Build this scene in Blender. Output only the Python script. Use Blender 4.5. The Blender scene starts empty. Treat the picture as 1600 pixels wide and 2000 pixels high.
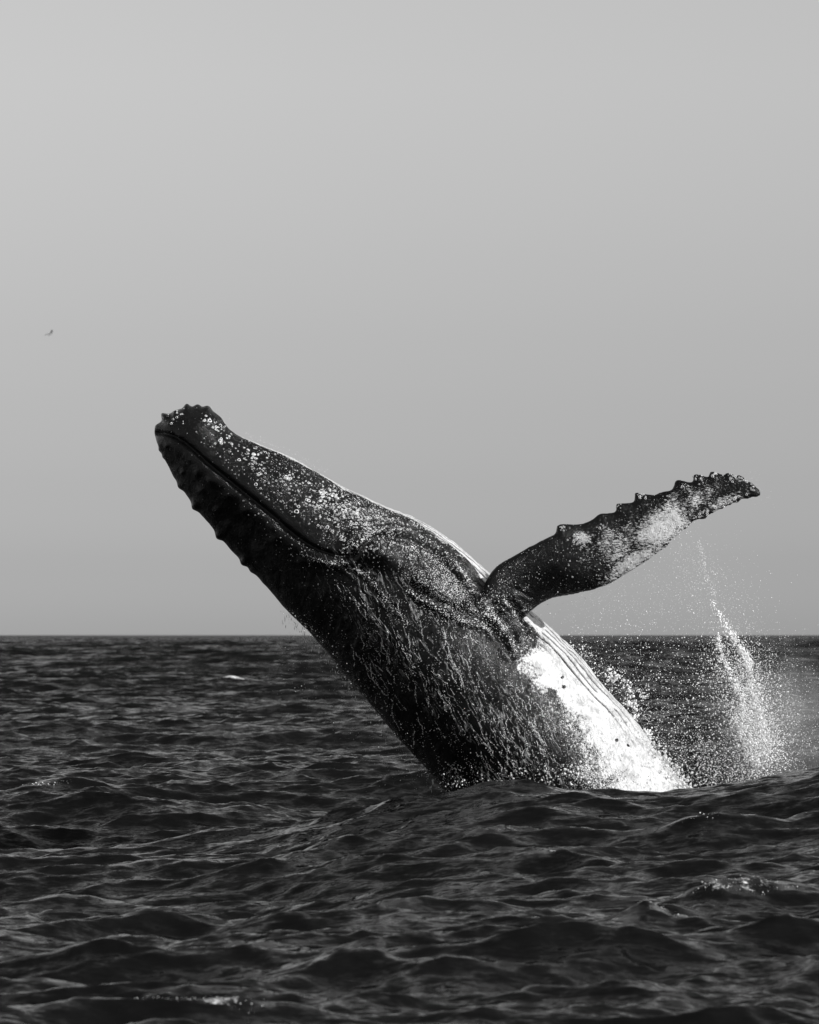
import bpy, math, random
import numpy as np
from mathutils import Vector
from mathutils.bvhtree import BVHTree

R = math.radians
rng = np.random.default_rng(7)
random.seed(7)
scene = bpy.context.scene
C = scene.collection

# ------------------------------------------------------------------ camera, sky, sun, exposure
CAM_H = 3.0          # eye height above the sea
DIST = 60.0          # metres to the whale
FOC = 7800.0         # focal length in photograph pixels (1600 wide)
S = FOC / DIST       # photograph pixels per metre at the whale

cam_d = bpy.data.cameras.new('camera')
cam_d.sensor_fit = 'HORIZONTAL'
cam_d.sensor_width = 36.0
cam_d.lens = FOC / 1600.0 * 36.0
cam_d.clip_start = 0.5
cam_d.clip_end = 30000.0
cam_d.dof.use_dof = True
cam_d.dof.focus_distance = DIST - 1.0
cam_d.dof.aperture_fstop = 4.5
cam = bpy.data.objects.new('camera', cam_d)
C.objects.link(cam)
cam.location = (0, 0, CAM_H)
cam.rotation_euler = (R(90) + math.atan(240.0 / FOC), 0, 0)
scene.camera = cam

SUN = Vector((0.76, -0.42, 0.50)).normalized()      # direction towards the sun
sun_el = math.asin(SUN.z)
sun_az = math.atan2(SUN.x, SUN.y)
sd = bpy.data.lights.new('sun', 'SUN')
sd.energy = 5.0
sd.angle = R(0.5)
sd.color = (1.0, 1.0, 1.0)
sun = bpy.data.objects.new('sun', sd)
C.objects.link(sun)
sun.rotation_euler = (-SUN).to_track_quat('-Z', 'Y').to_euler()

world = bpy.data.worlds.new('World')
scene.world = world
world.use_nodes = True
wn, wl = world.node_tree.nodes, world.node_tree.links
wn.clear()
w_out = wn.new('ShaderNodeOutputWorld')
w_bg = wn.new('ShaderNodeBackground')
w_sky = wn.new('ShaderNodeTexSky')
w_sky.sky_type = 'NISHITA'
w_sky.sun_disc = False
w_sky.sun_elevation = sun_el
w_sky.sun_rotation = sun_az
w_sky.air_density = 1.0
w_sky.dust_density = 1.0
w_bw = wn.new('ShaderNodeRGBToBW')
w_tc = wn.new('ShaderNodeTexCoord')
w_sep = wn.new('ShaderNodeSeparateXYZ')
w_ramp = wn.new('ShaderNodeValToRGB')      # dusky band of air above the sea, the same all round the horizon
w_map = wn.new('ShaderNodeMapRange')
w_map.inputs['From Min'].default_value = 0.0
w_map.inputs['From Max'].default_value = 1.0
cr = w_ramp.color_ramp
cr.interpolation = 'LINEAR'
SKY_STOPS = [(0.0, 0.95), (0.0179, 0.718), (0.0372, 0.645), (0.0563, 0.648), (0.075, 0.684), (0.0944, 0.755), (0.12, 0.862), (0.138, 0.94), (0.16, 1.0), (1.0, 1.0)]
while len(cr.elements) < len(SKY_STOPS):
    cr.elements.new(0.5)
for e, (p, v) in zip(cr.elements, SKY_STOPS):
    e.position = p
    e.color = (v, v, v, 1)
w_mul = wn.new('ShaderNodeMath')
w_mul.operation = 'MULTIPLY'
wl.new(w_tc.outputs['Generated'], w_sep.inputs[0])
wl.new(w_sep.outputs['Z'], w_map.inputs['Value'])
wl.new(w_map.outputs[0], w_ramp.inputs[0])
wl.new(w_sky.outputs[0], w_bw.inputs[0])
wl.new(w_bw.outputs[0], w_mul.inputs[0])
wl.new(w_ramp.outputs[0], w_mul.inputs[1])
wl.new(w_mul.outputs[0], w_bg.inputs['Color'])
w_bg.inputs['Strength'].default_value = 0.141
wl.new(w_bg.outputs[0], w_out.inputs[0])

vs = scene.view_settings
vs.view_transform = 'Standard'
vs.look = 'None'
vs.exposure = 0.0
vs.gamma = 1.0
vs.use_curve_mapping = False
scene.cycles.max_bounces = 6
scene.cycles.caustics_reflective = False
scene.cycles.caustics_refractive = False

# ------------------------------------------------------------------ helpers
def to_world(u, v, y=0.0):
    """point seen at photograph pixel (u, v), y metres beyond the whale's own distance"""
    k = (DIST + y) / DIST
    return np.stack(np.broadcast_arrays((np.asarray(u, float) - 800) / S * k, DIST + np.asarray(y, float),
                                        CAM_H + (1240 - np.asarray(v, float)) / S * k), -1)

def mesh_from(name, verts, faces, mat, smooth=True, attrs=None, parent=None):
    """verts (n,3) array, faces (m,k) array with k constant"""
    me = bpy.data.meshes.new(name)
    verts = np.ascontiguousarray(verts, dtype=np.float32)
    faces = np.ascontiguousarray(faces, dtype=np.int32)
    n, k = faces.shape
    me.vertices.add(len(verts))
    me.vertices.foreach_set('co', verts.ravel())
    me.loops.add(n * k)
    me.loops.foreach_set('vertex_index', faces.ravel())
    me.polygons.add(n)
    me.polygons.foreach_set('loop_start', np.arange(0, n * k, k, dtype=np.int32))
    me.polygons.foreach_set('loop_total', np.full(n, k, dtype=np.int32))
    if smooth:
        me.polygons.foreach_set('use_smooth', np.ones(n, dtype=bool))
    if attrs:
        for a, val in attrs.items():
            at = me.attributes.new(a, 'FLOAT', 'POINT')
            at.data.foreach_set('value', np.ascontiguousarray(val, dtype=np.float32))
    me.update(calc_edges=True)
    if mat:
        me.materials.append(mat)
    o = bpy.data.objects.new(name, me)
    C.objects.link(o)
    if parent:
        o.parent = parent
    return o

def grid_faces(nr, nc, wrap=False):
    i = np.arange(nr - 1)[:, None]
    j = np.arange(nc if wrap else nc - 1)[None, :]
    a = i * nc + j
    b = i * nc + (j + 1) % nc
    return np.stack([a, b, b + nc, a + nc], -1).reshape(-1, 4)

def smooth(e0, e1, x):
    t = np.clip((x - e0) / (e1 - e0), 0, 1)
    return t * t * (3 - 2 * t)

_hash = rng.random((64, 64, 64))
def vnoise(p):
    """value noise, p (...,3), result 0..1"""
    i = np.floor(p).astype(int)
    f = p - i
    f = f * f * (3 - 2 * f)
    r = 0
    for dx in (0, 1):
        for dy in (0, 1):
            for dz in (0, 1):
                w = (f[..., 0] if dx else 1 - f[..., 0]) * (f[..., 1] if dy else 1 - f[..., 1]) * (f[..., 2] if dz else 1 - f[..., 2])
                r = r + w * _hash[(i[..., 0] + dx) & 63, (i[..., 1] + dy) & 63, (i[..., 2] + dz) & 63]
    return r

def cubic(xs, ys, x):
    """Catmull-Rom through (xs, ys) sampled at x; ys (n,) or (n,d)"""
    xs = np.asarray(xs, float)
    ys = np.asarray(ys, float)
    m = np.gradient(ys, xs, axis=0)
    k = np.clip(np.searchsorted(xs, x, side='right') - 1, 0, len(xs) - 2)
    h = (xs[k + 1] - xs[k])
    t = (x - xs[k]) / h
    if ys.ndim > 1:
        h = h[:, None]
        t = t[:, None]
    return ((2 * t**3 - 3 * t**2 + 1) * ys[k] + (t**3 - 2 * t**2 + t) * h * m[k]
            + (-2 * t**3 + 3 * t**2) * ys[k + 1] + (t**3 - t**2) * h * m[k + 1])

def polyline_dist(u, v, pts):
    """distance of each (u,v) from a polyline, the signed side and the fraction along it"""
    pts = np.asarray(pts, float)
    best = np.full(u.shape, 1e9)
    side = np.zeros(u.shape)
    frac = np.zeros(u.shape)
    seg = np.hypot(*(pts[1:] - pts[:-1]).T)
    cum = np.concatenate([[0], np.cumsum(seg)])
    for k in range(len(pts) - 1):
        a, d = pts[k], pts[k + 1] - pts[k]
        L = seg[k]
        t = np.clip(((u - a[0]) * d[0] + (v - a[1]) * d[1]) / L**2, 0, 1)
        ex, ey = u - a[0] - t * d[0], v - a[1] - t * d[1]
        dd = np.hypot(ex, ey)
        m = dd < best
        best[m] = dd[m]
        side[m] = np.sign(d[0] * ey - d[1] * ex)[m]
        frac[m] = ((cum[k] + t * L) / cum[-1])[m]
    return best, side, frac

def smooth_line(pts, n=60):
    pts = np.asarray(pts, float)
    x = np.arange(len(pts))
    return cubic(x, pts, np.linspace(0, len(pts) - 1, n))

def in_poly(u, v, poly):
    poly = np.asarray(poly, float)
    r = np.zeros(np.shape(u), bool)
    j = len(poly) - 1
    for i in range(len(poly)):
        (xi, yi), (xj, yj) = poly[i], poly[j]
        with np.errstate(divide='ignore', invalid='ignore'):
            c = ((yi > v) != (yj > v)) & (u < (xj - xi) * (v - yi) / (yj - yi) + xi)
        r ^= c
        j = i
    return r

class NT:
    """small helper for building node trees"""
    def __init__(self, name):
        self.m = bpy.data.materials.new(name)
        self.m.use_nodes = True
        self.t = self.m.node_tree
        self.t.nodes.clear()
        self.out = self.t.nodes.new('ShaderNodeOutputMaterial')
    def n(self, kind, **kw):
        nd = self.t.nodes.new('ShaderNode' + kind)
        for k, v in kw.items():
            setattr(nd, k, v)
        return nd
    def l(self, a, b):
        self.t.links.new(a, b)
    def put(self, sock, v):
        if hasattr(v, 'links'):
            self.l(v, sock)
        else:
            sock.default_value = v
    def math(self, op, a, b=0.0, c=None, clamp=False):
        nd = self.n('Math', operation=op, use_clamp=clamp)
        self.put(nd.inputs[0], a)
        self.put(nd.inputs[1], b)
        if c is not None:
            self.put(nd.inputs[2], c)
        return nd.outputs[0]
    def ss(self, x, lo, hi):
        nd = self.n('MapRange', interpolation_type='SMOOTHSTEP')
        self.put(nd.inputs['Value'], x)
        nd.inputs['From Min'].default_value = lo
        nd.inputs['From Max'].default_value = hi
        return nd.outputs[0]
    def attr(self, name):
        return self.n('Attribute', attribute_name=name).outputs['Fac']
    def mix(self, f, a, b):
        nd = self.n('Mix')
        nd.data_type = 'FLOAT'
        self.put(nd.inputs[0], f)
        self.put(nd.inputs[2], a)
        self.put(nd.inputs[3], b)
        return nd.outputs[0]
    def coord(self, scale=(1, 1, 1), rot=(0, 0, 0)):
        if not hasattr(self, 'tc'):
            self.tc = self.n('TexCoord')
        mp = self.n('Mapping')
        mp.inputs['Scale'].default_value = scale
        mp.inputs['Rotation'].default_value = rot
        self.l(self.tc.outputs['Object'], mp.inputs['Vector'])
        return mp.outputs[0]
    def noise(self, scale, detail=4, rough=0.55, co=None, dist=0.0):
        nd = self.n('TexNoise')
        nd.inputs['Scale'].default_value = scale
        nd.inputs['Detail'].default_value = detail
        nd.inputs['Roughness'].default_value = rough
        nd.inputs['Distortion'].default_value = dist
        self.l(co if co is not None else self.coord(), nd.inputs['Vector'])
        return nd.outputs[0]
    def voronoi(self, scale, co=None, feature='F1'):
        nd = self.n('TexVoronoi', feature=feature)
        nd.inputs['Scale'].default_value = scale
        self.l(co if co is not None else self.coord(), nd.inputs['Vector'])
        return nd
    def grey(self, x):
        nd = self.n('CombineColor')
        for i in range(3):
            self.put(nd.inputs[i], x)
        return nd.outputs[0]
    def bump(self, h, dist, strength=1.0, normal=None):
        nd = self.n('Bump')
        nd.inputs['Strength'].default_value = strength
        nd.inputs['Distance'].default_value = dist
        self.l(h, nd.inputs['Height'])
        if normal is not None:
            self.l(normal, nd.inputs['Normal'])
        return nd.outputs[0]
    def principled(self, color, rough, ior=1.45, spec=0.5, normal=None):
        nd = self.n('BsdfPrincipled')
        if hasattr(color, 'links'):
            self.l(color, nd.inputs['Base Color'])
        else:
            nd.inputs['Base Color'].default_value = (color, color, color, 1)
        self.put(nd.inputs['Roughness'], rough)
        nd.inputs['IOR'].default_value = ior
        self.put(nd.inputs['Specular IOR Level'], spec)
        if normal is not None:
            self.l(normal, nd.inputs['Normal'])
        self.l(nd.outputs[0], self.out.inputs['Surface'])
        return nd

# ------------------------------------------------------------------ materials
def water_material():
    t = NT('sea_water')
    foam = t.attr('foam')
    co = t.coord((1.0, 1.0, 1.0))
    far = t.attr('far')
    geo = t.n('NewGeometry')
    cur = geo.outputs['Normal']
    for sc, st, det, amp_n, amp_f in ((0.55, 0.5, 2, 0.0, 0.55), (1.9, 0.4, 3, 0.32, 0.50), (4.5, 0.35, 2, 0.36, 0.30), (10.0, 0.4, 3, 0.34, 0.40), (30.0, 0.5, 2, 0.24, 0.22)):
        nd = t.n('TexNoise')
        nd.inputs['Scale'].default_value = sc
        nd.inputs['Detail'].default_value = det
        nd.inputs['Distortion'].default_value = 0.5
        t.l(t.coord((st, 1.0, 1.0)), nd.inputs['Vector'])
        sub = t.n('VectorMath', operation='SUBTRACT')
        t.l(nd.outputs['Color'], sub.inputs[0])
        sub.inputs[1].default_value = (0.5, 0.5, 0.5)
        mul = t.n('VectorMath', operation='MULTIPLY')
        t.l(sub.outputs[0], mul.inputs[0])
        mul.inputs[1].default_value = (0.8, 1.2, 0.0)
        scl = t.n('VectorMath', operation='SCALE')
        t.l(mul.outputs[0], scl.inputs[0])
        t.l(t.mix(far, amp_n * 2, amp_f * 2), scl.inputs['Scale'])
        add = t.n('VectorMath', operation='ADD')
        t.l(cur, add.inputs[0])
        t.l(scl.outputs[0], add.inputs[1])
        cur = add.outputs[0]
    # wind-driven seas lean: their steep faces look down wind
    lean = t.n('CombineXYZ')
    t.l(t.mix(far, -0.03, -0.27), lean.inputs[1])
    add = t.n('VectorMath', operation='ADD')
    t.l(cur, add.inputs[0])
    t.l(lean.outputs[0], add.inputs[1])
    cur = add.outputs[0]
    nrm = t.n('VectorMath', operation='NORMALIZE')
    t.l(cur, nrm.inputs[0])
    b2 = nrm.outputs[0]
    fn = t.noise(5.0, 8, 0.75, co)
    ff = t.ss(t.math('ADD', foam, t.math('MULTIPLY', t.math('SUBTRACT', fn, 0.5), 3.0)), 0.5, 0.9)
    ff = t.math('MULTIPLY', ff, t.ss(foam, 0.05, 0.3))
    pr = t.principled(t.grey(t.mix(ff, 0.004, 0.7)), t.mix(ff, 0.10, 0.6), 1.33, t.mix(ff, 0.30, 0.4), b2)
    dk = t.n('BsdfDiffuse')
    dk.inputs['Color'].default_value = (0.006, 0.006, 0.006, 1)
    mx = t.n('MixShader')
    t.l(t.math('MULTIPLY', t.mix(far, 0.05, 0.22), t.math('SUBTRACT', 1.0, ff)), mx.inputs[0])
    t.l(pr.outputs[0], mx.inputs[1])
    t.l(dk.outputs[0], mx.inputs[2])
    t.l(mx.outputs[0], t.out.inputs['Surface'])
    return t.m

def skin_material():
    t = NT('whale_skin')
    white, flip, speck, groove = t.attr('white'), t.attr('flip'), t.attr('speck'), t.attr('groove')
    co = t.coord()
    big = t.noise(1.3, 4, 0.6, co)
    nA = t.noise(4.0, 6, 0.65, co)
    nB = t.noise(26.0, 4, 0.65, co)
    nC = t.noise(75.0, 2, 0.6, co)
    fine = t.math('ADD', t.math('MULTIPLY', t.math('SUBTRACT', nA, 0.5), 0.85),
                  t.math('MULTIPLY', t.math('SUBTRACT', nB, 0.5), 1.0))
    W = t.ss(t.math('ADD', white, fine), 0.42, 0.66)
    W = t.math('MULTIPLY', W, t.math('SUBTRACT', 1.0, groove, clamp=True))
    # scratched pale skin of the flipper: fine streaks along and across it
    st1 = t.noise(16.0, 5, 0.75, t.coord((1.0, 1, 3.2), (0, R(-35), 0)), 0.5)
    st2 = t.noise(30.0, 4, 0.75, t.coord((1.0, 1, 2.6), (0, R(-75), 0)), 0.4)
    sc = t.math('ADD', t.math('MULTIPLY', t.math('SUBTRACT', st1, 0.5), 2.4),
                t.math('MULTIPLY', t.math('SUBTRACT', st2, 0.5), 2.2))
    F = t.ss(t.math('ADD', t.math('ADD', flip, sc), t.math('MULTIPLY', t.math('SUBTRACT', nA, 0.5), 1.4)), 0.50, 0.95)
    F = t.math('MULTIPLY', F, t.ss(flip, 0.02, 0.25))
    # small pale scars, and droplet glints put into the colour as flecks
    vo = t.voronoi(38.0, co)
    vr = t.n('SeparateColor')
    t.l(vo.outputs['Color'], vr.inputs[0])
    dot = t.math('MULTIPLY', t.ss(vo.outputs['Distance'], 0.34, 0.20), t.ss(t.math('ADD', vr.outputs[0], t.math('MULTIPLY', speck, 0.45)), 0.95, 0.99))
    col = t.mix(t.ss(big, 0.35, 0.75), 0.0025, 0.007)
    st = t.noise(22.0, 4, 0.6, t.coord((1.5, 1, 0.65), (0, R(28), 0)), 0.8)
    # thin water running down the flank: wandering ridges
    riv = t.attr('riv')
    sepc = t.n('SeparateXYZ')
    t.l(co, sepc.inputs[0])
    A = R(66)
    along = t.math('ADD', t.math('MULTIPLY', sepc.outputs[0], math.cos(A)), t.math('MULTIPLY', sepc.outputs[2], -math.sin(A)))
    across = t.math('ADD', t.math('MULTIPLY', sepc.outputs[0], math.sin(A)), t.math('MULTIPLY', sepc.outputs[2], math.cos(A)))
    across = t.math('ADD', across, t.math('MULTIPLY', t.math('SUBTRACT', t.noise(4.0, 4, 0.6, co), 0.5), 0.16))
    def ridges(fa, fc, seed):
        cb = t.n('CombineXYZ')
        t.put(cb.inputs[0], t.math('MULTIPLY', along, fa))
        t.put(cb.inputs[1], t.math('MULTIPLY', across, fc))
        t.put(cb.inputs[2], t.math('MULTIPLY', sepc.outputs[1], 1.5))
        nd = t.n('TexNoise')
        nd.inputs['Scale'].default_value = 1.0
        nd.inputs['Detail'].default_value = 1.0
        ad = t.n('VectorMath', operation='ADD')
        t.l(cb.outputs[0], ad.inputs[0])
        ad.inputs[1].default_value = (seed, seed * 2, 0)
        t.l(ad.outputs[0], nd.inputs['Vector'])
        d = t.math('ABSOLUTE', t.math('SUBTRACT', nd.outputs[0], 0.5))
        return t.ss(d, 0.020, 0.004)
    rg = t.math('MAXIMUM', ridges(0.85, 6.0, 3.0), t.math('MULTIPLY', ridges(1.3, 9.0, 9.0), 0.8))
    broken = t.ss(t.noise(3.6, 6, 0.75, co), 0.48, 0.58)
    rg = t.math('MULTIPLY', t.math('MULTIPLY', rg, riv), broken)
    col = t.mix(t.math('MULTIPLY', dot, 0.8), col, 0.45)
    col = t.mix(t.math('MULTIPLY', rg, 0.42), col, 0.5)  # pale ridge colour: foamy water with its sun glints painted in
    col = t.mix(t.math('MULTIPLY', F, 0.95), col, t.mix(nB, 0.45, 0.95))
    col = t.mix(W, col, t.mix(t.ss(t.math('ADD', t.math('MULTIPLY', nA, 0.5), t.math('MULTIPLY', st, 0.5)), 0.36, 0.60), 0.32, 0.68))
    rough = t.mix(W, t.mix(nB, 0.09, 0.24), 0.35)
    b1 = t.bump(nA, 0.016, 1.0)
    b2 = t.bump(st, 0.010, 1.0, b1)
    b3 = t.bump(rg, 0.018, 1.0, t.bump(nC, 0.007, 1.0, b2))
    t.principled(t.grey(col), rough, 1.40, 0.42, b3)
    return t.m

def droplet_material():
    t = NT('spray_water')
    p = t.principled(0.82, 0.25, 1.33, 0.5)
    return t.m

def rivulet_material():
    t = NT('running_water')
    p = t.principled(t.grey(t.mix(t.ss(t.noise(14, 4), .38, .52), 0.02, 0.85)), 0.10, 1.33, 0.6)  # broken white stands for foam and bright glints on the streams
    return t.m

def barnacle_material():
    t = NT('barnacle_shell')
    n = t.noise(60, 4)
    t.principled(t.grey(t.mix(t.attr('hollow'), t.mix(n, 0.55, 0.9), 0.012)), 0.45, 1.45, 0.4)
    return t.m

def foam_material():
    t = NT('foam')
    n = t.noise(30, 4)
    t.principled(t.grey(t.mix(n, 0.6, 0.85)), 0.45, 1.33, 0.4, t.bump(n, 0.02))
    return t.m

M_WATER, M_SKIN, M_DROP, M_RIV, M_BARN, M_FOAM = (water_material(), skin_material(), droplet_material(),
                                                  rivulet_material(), barnacle_material(), foam_material())

# ------------------------------------------------------------------ the sea
def ocean_tile(N, L, lo, hi, slope_rms, wdir, spread, power, seed):
    """periodic patch of random waves with wavelengths lo..hi metres; returns height and horizontal pull"""
    g = np.random.default_rng(seed)
    k1 = np.fft.fftfreq(N, L / N) * 2 * np.pi
    kx, ky = np.meshgrid(k1, k1)
    k = np.hypot(kx, ky)
    k[0, 0] = 1
    lam = 2 * np.pi / k
    cosd = (kx * math.cos(wdir) + ky * math.sin(wdir)) / k
    amp = k ** (-power) * np.abs(cosd) ** spread
    amp *= smooth(lo * 0.8, lo * 1.2, lam) * (1 - smooth(hi * 0.85, hi * 1.2, lam))
    amp[0, 0] = 0
    ph = (g.normal(size=(N, N)) + 1j * g.normal(size=(N, N))) * amp
    sx = np.fft.ifft2(1j * kx * ph).real
    sy = np.fft.ifft2(1j * ky * ph).real
    f = slope_rms / math.sqrt((sx**2 + sy**2).mean())
    h = np.fft.ifft2(ph).real * f
    dx = np.fft.ifft2(-1j * kx / k * ph).real * f
    dy = np.fft.ifft2(-1j * ky / k * ph).real * f
    return np.stack([h, dx, dy], -1), L

def sample_tile(tile, x, y):
    a, L = tile
    N = a.shape[0]
    fx, fy = (x / L * N), (y / L * N)
    ix, iy = np.floor(fx).astype(int), np.floor(fy).astype(int)
    tx, ty = (fx - ix)[..., None], (fy - iy)[..., None]
    g = lambda j, i: a[j % N, i % N]
    return ((g(iy, ix) * (1 - tx) + g(iy, ix + 1) * tx) * (1 - ty)
            + (g(iy + 1, ix) * (1 - tx) + g(iy + 1, ix + 1) * tx) * ty)

TILES = [
    (ocean_tile(256, 211.0, 14.0, 60.0, 0.045, R(74), 3.0, 2.0, 1), 14.0, 0.9),
    (ocean_tile(512, 83.0, 2.2, 9.0, 0.12, R(78), 1.4, 1.7, 2), 2.2, 1.0),
    (ocean_tile(512, 19.7, 0.5, 2.2, 0.225, R(99), 1.0, 1.8, 3), 0.5, 1.0),
    (ocean_tile(512, 6.1, 0.16, 0.5, 0.17, R(76), 0.5, 1.8, 4), 0.16, 0.9),
]

# crests of their own: (pixel u, pixel v on the calm sea, half width m, half depth m, height m, slant, foam)
CRESTS = [
    (468, 1336, 1.5, 1.6, 0.45, 0.10, 1.05), (238, 1342, 1.1, 2.2, 0.85, 0.3, 1.2), (228, 1254, 5.0, 6.0, 0.5, 0.1, 0.9),
    (440, 1445, 0.9, 0.6, 0.20, 0.15, 0.30), (75, 1535, 0.8, 0.55, 0.26, 0.2, 0.45), (640, 1400, 1.5, 0.9, 0.28, 0.15, 0.0),
    (390, 1975, 0.70, 0.34, 0.16, -0.1, 0.8), (1440, 1800, 0.75, 0.42, 0.24, 0.35, 0.95), (1360, 1716, 0.8, 0.5, 0.26, 0.05, 0.35),
    (1290, 1850, 0.55, 0.3, 0.12, 0.3, 0.5), (1520, 1590, 0.9, 0.6, 0.22, 0.15, 0.3), (200, 1750, 1.2, 0.5, 0.18, -0.1, 0.0),
    (800, 1800, 1.0, 0.45, 0.14, -0.1, 0.0), (1050, 1900, 0.8, 0.35, 0.13, 0.1, 0.0), (120, 1890, 0.5, 0.3, 0.12, 0.1, 0.0),
]
SWELL_Y = 53.0
def sea_extra(x, y):
    """the swell in front of the whale and the single steep crests: height and foam"""
    # crest line of the swell seen in front of the whale, photograph u -> v
    u = 800 + x * FOC / SWELL_Y
    cu = [-900, 0, 500, 700, 850, 950, 1050, 1130, 1200, 1300, 1400, 1500, 1600, 1750, 2100, 2600]
    cv = [1640, 1620, 1590, 1572, 1548, 1528, 1524, 1530, 1538, 1535, 1521, 1503, 1482, 1466, 1480, 1560]
    top = CAM_H - (np.interp(u, cu, cv) - 1240) * SWELL_Y / FOC
    top = np.maximum(top, 0) + 0.20 * smooth(500, 800, u)
    d = y - SWELL_Y - 0.35 * np.sin(x * 0.7)
    prof = np.where(d < 0, np.exp(-(d / 13.0) ** 2), np.exp(-(d / 3.2) ** 2))
    h = top * prof
    foam = np.zeros_like(x)
    for (pu, pv, wx, wy, hh, sl, fo) in CRESTS:
        yy = (CAM_H - 0.3) * FOC / (pv - 1240.0)
        xx = (pu - 800) / FOC * yy
        if fo == 0.9 and pv < 1260:
            xx, yy = (pu - 800) / FOC * 1400, 1400.0
        ex, ey = x - xx, (y - yy) - sl * (x - xx)
        m = (np.abs(ex) < 4 * wx) & (np.abs(ey) < 5 * wy)
        ex, ey = ex[m], ey[m]
        prof = np.exp(-(ex / wx) ** 2) * np.where(ey < 0, np.exp(-(ey / wy) ** 2), np.exp(-(ey / (0.7 * wy)) ** 2))
        h[m] += hh * prof
        if fo > 0:
            f = (0.95 if yy > 75 else 0.72) * fo * np.exp(-(ex / (0.62 * wx)) ** 2) * np.exp(-((ey + 0.25 * wy) / (0.42 * wy)) ** 2)
            foam[m] = np.maximum(foam[m], f)
    return h, foam

def build_sea():
    ys = [2.0]
    while ys[-1] < 26000:
        y = ys[-1]
        if y < 22:
            dy = 0.35
        elif y < 72:
            dy = 0.075
        elif y < 900:
            dy = 0.075 + (y - 72) * 0.0033
        else:
            dy = 2.8 + (y - 900) * 0.016
        ys.append(y + dy)
    ys = np.array(ys)
    dense = np.linspace(-0.128, 0.128, 400)
    side = 0.128 + np.cumsum(0.0009 * 1.16 ** np.arange(1, 42))
    t = np.concatenate([-side[::-1], dense, side])
    Y = np.repeat(ys[:, None], len(t), 1)
    X = t[None, :] * (Y + 3.0)
    sp_y = np.repeat(np.gradient(ys)[:, None], len(t), 1)
    sp_x = np.gradient(t)[None, :] * (Y + 3.0)
    sp = np.maximum(sp_y * 0.6, np.abs(sp_x))
    h = np.zeros_like(X)
    dX = np.zeros_like(X)
    dY = np.zeros_like(X)
    for tile, lo, chop in TILES:
        rot = 0.3 * lo
        a = sample_tile(tile, X * math.cos(rot * .1) + Y * math.sin(rot * .1) + 11 * lo, -X * math.sin(rot * .1) + Y * math.cos(rot * .1))
        w = 1 - smooth(lo * 0.7, lo * 2.2, sp)
        if lo == 14.0:
            w = w * (1 + 1.2 * smooth(150, 500, Y))
        if lo == 2.2:
            w = w * (0.55 + 0.45 * smooth(34, 60, Y))
        h += a[..., 0] * w
        dX -= a[..., 1] * w * chop
        dY -= a[..., 2] * w * chop
    eh, foam = sea_extra(X, Y)
    calm = smooth(2.0, 9.0, np.abs(Y - SWELL_Y)) * 0.55 + 0.45
    near = np.exp(-((Y - SWELL_Y) / 6.0) ** 2)
    Z = h * (1 - 0.3 * near) + eh
    # nothing of the sea rises over the crest line in the last metres before the whale
    Z = Z - 0.25 * smooth(54.5, 57, Y) * (1 - smooth(62, 66, Y))
    verts = np.stack([X + dX, Y + dY, Z], -1).reshape(-1, 3)
    o = mesh_from('sea', verts, grid_faces(*X.shape), M_WATER, True, {'foam': foam.ravel(), 'far': smooth(70, 260, Y).ravel()})
    o['kind'] = 'structure'
    o['label'] = 'dark choppy sea reaching to the horizon'
    o['category'] = 'sea'
    return o, verts.reshape(X.shape + (3,)), foam

sea, SEA_V, SEA_F = build_sea()

# ------------------------------------------------------------------ the whale
# outline: dorsal side (lower left in the picture) and throat side (upper right), and half depth, in photograph pixels
BODY = [
    ((302, 842), (312, 826), 9), ((308, 868), (340, 803), 46), ((318, 890), (378, 797), 66), ((331, 915), (418, 806), 82), ((347, 945), (450, 838), 96),
    ((382, 996), (508, 868), 116), ((426, 1045), (572, 897), 134), ((480, 1103), (647, 937), 150), ((540, 1168), (732, 982), 166),
    ((605, 1237), (815, 1016), 180), ((660, 1297), (890, 1062), 192), ((715, 1366), (965, 1126), 200), ((765, 1424), (1040, 1195), 204),
    ((815, 1480), (1105, 1255), 205), ((862, 1535), (1165, 1322), 203), ((905, 1590), (1225, 1390), 198), ((950, 1650), (1280, 1462), 190),
    ((1000, 1715), (1335, 1535), 180), ((1060, 1790), (1385, 1610), 166), ((1130, 1880), (1430, 1690), 145), ((1220, 1990), (1470, 1790), 115),
    ((1330, 2120), (1505, 1950), 75), ((1420, 2215), (1510, 2140), 34),
]
_bx = np.arange(len(BODY))
_bl = np.array([b[0] for b in BODY], float)
_br = np.array([b[1] for b in BODY], float)
_bd = np.array([b[2] for b in BODY], float)
PW = 2.0
def body_sections(x):
    l, r, d = cubic(_bx, _bl, x), cubic(_bx, _br, x), cubic(_bx, _bd, x)
    return (l + r) / 2, (r - l) / 2, d

def section_shape(x, phi):
    """unit cross-section: p towards the throat, q towards the camera side; the jaw is wider than the snout"""
    head = 1 - smooth(6.5, 10.5, x)
    p = np.cos(phi)
    q = np.sin(phi) * (1 + head * (0.16 * np.cos(phi) - 0.05))
    return p, q

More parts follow.
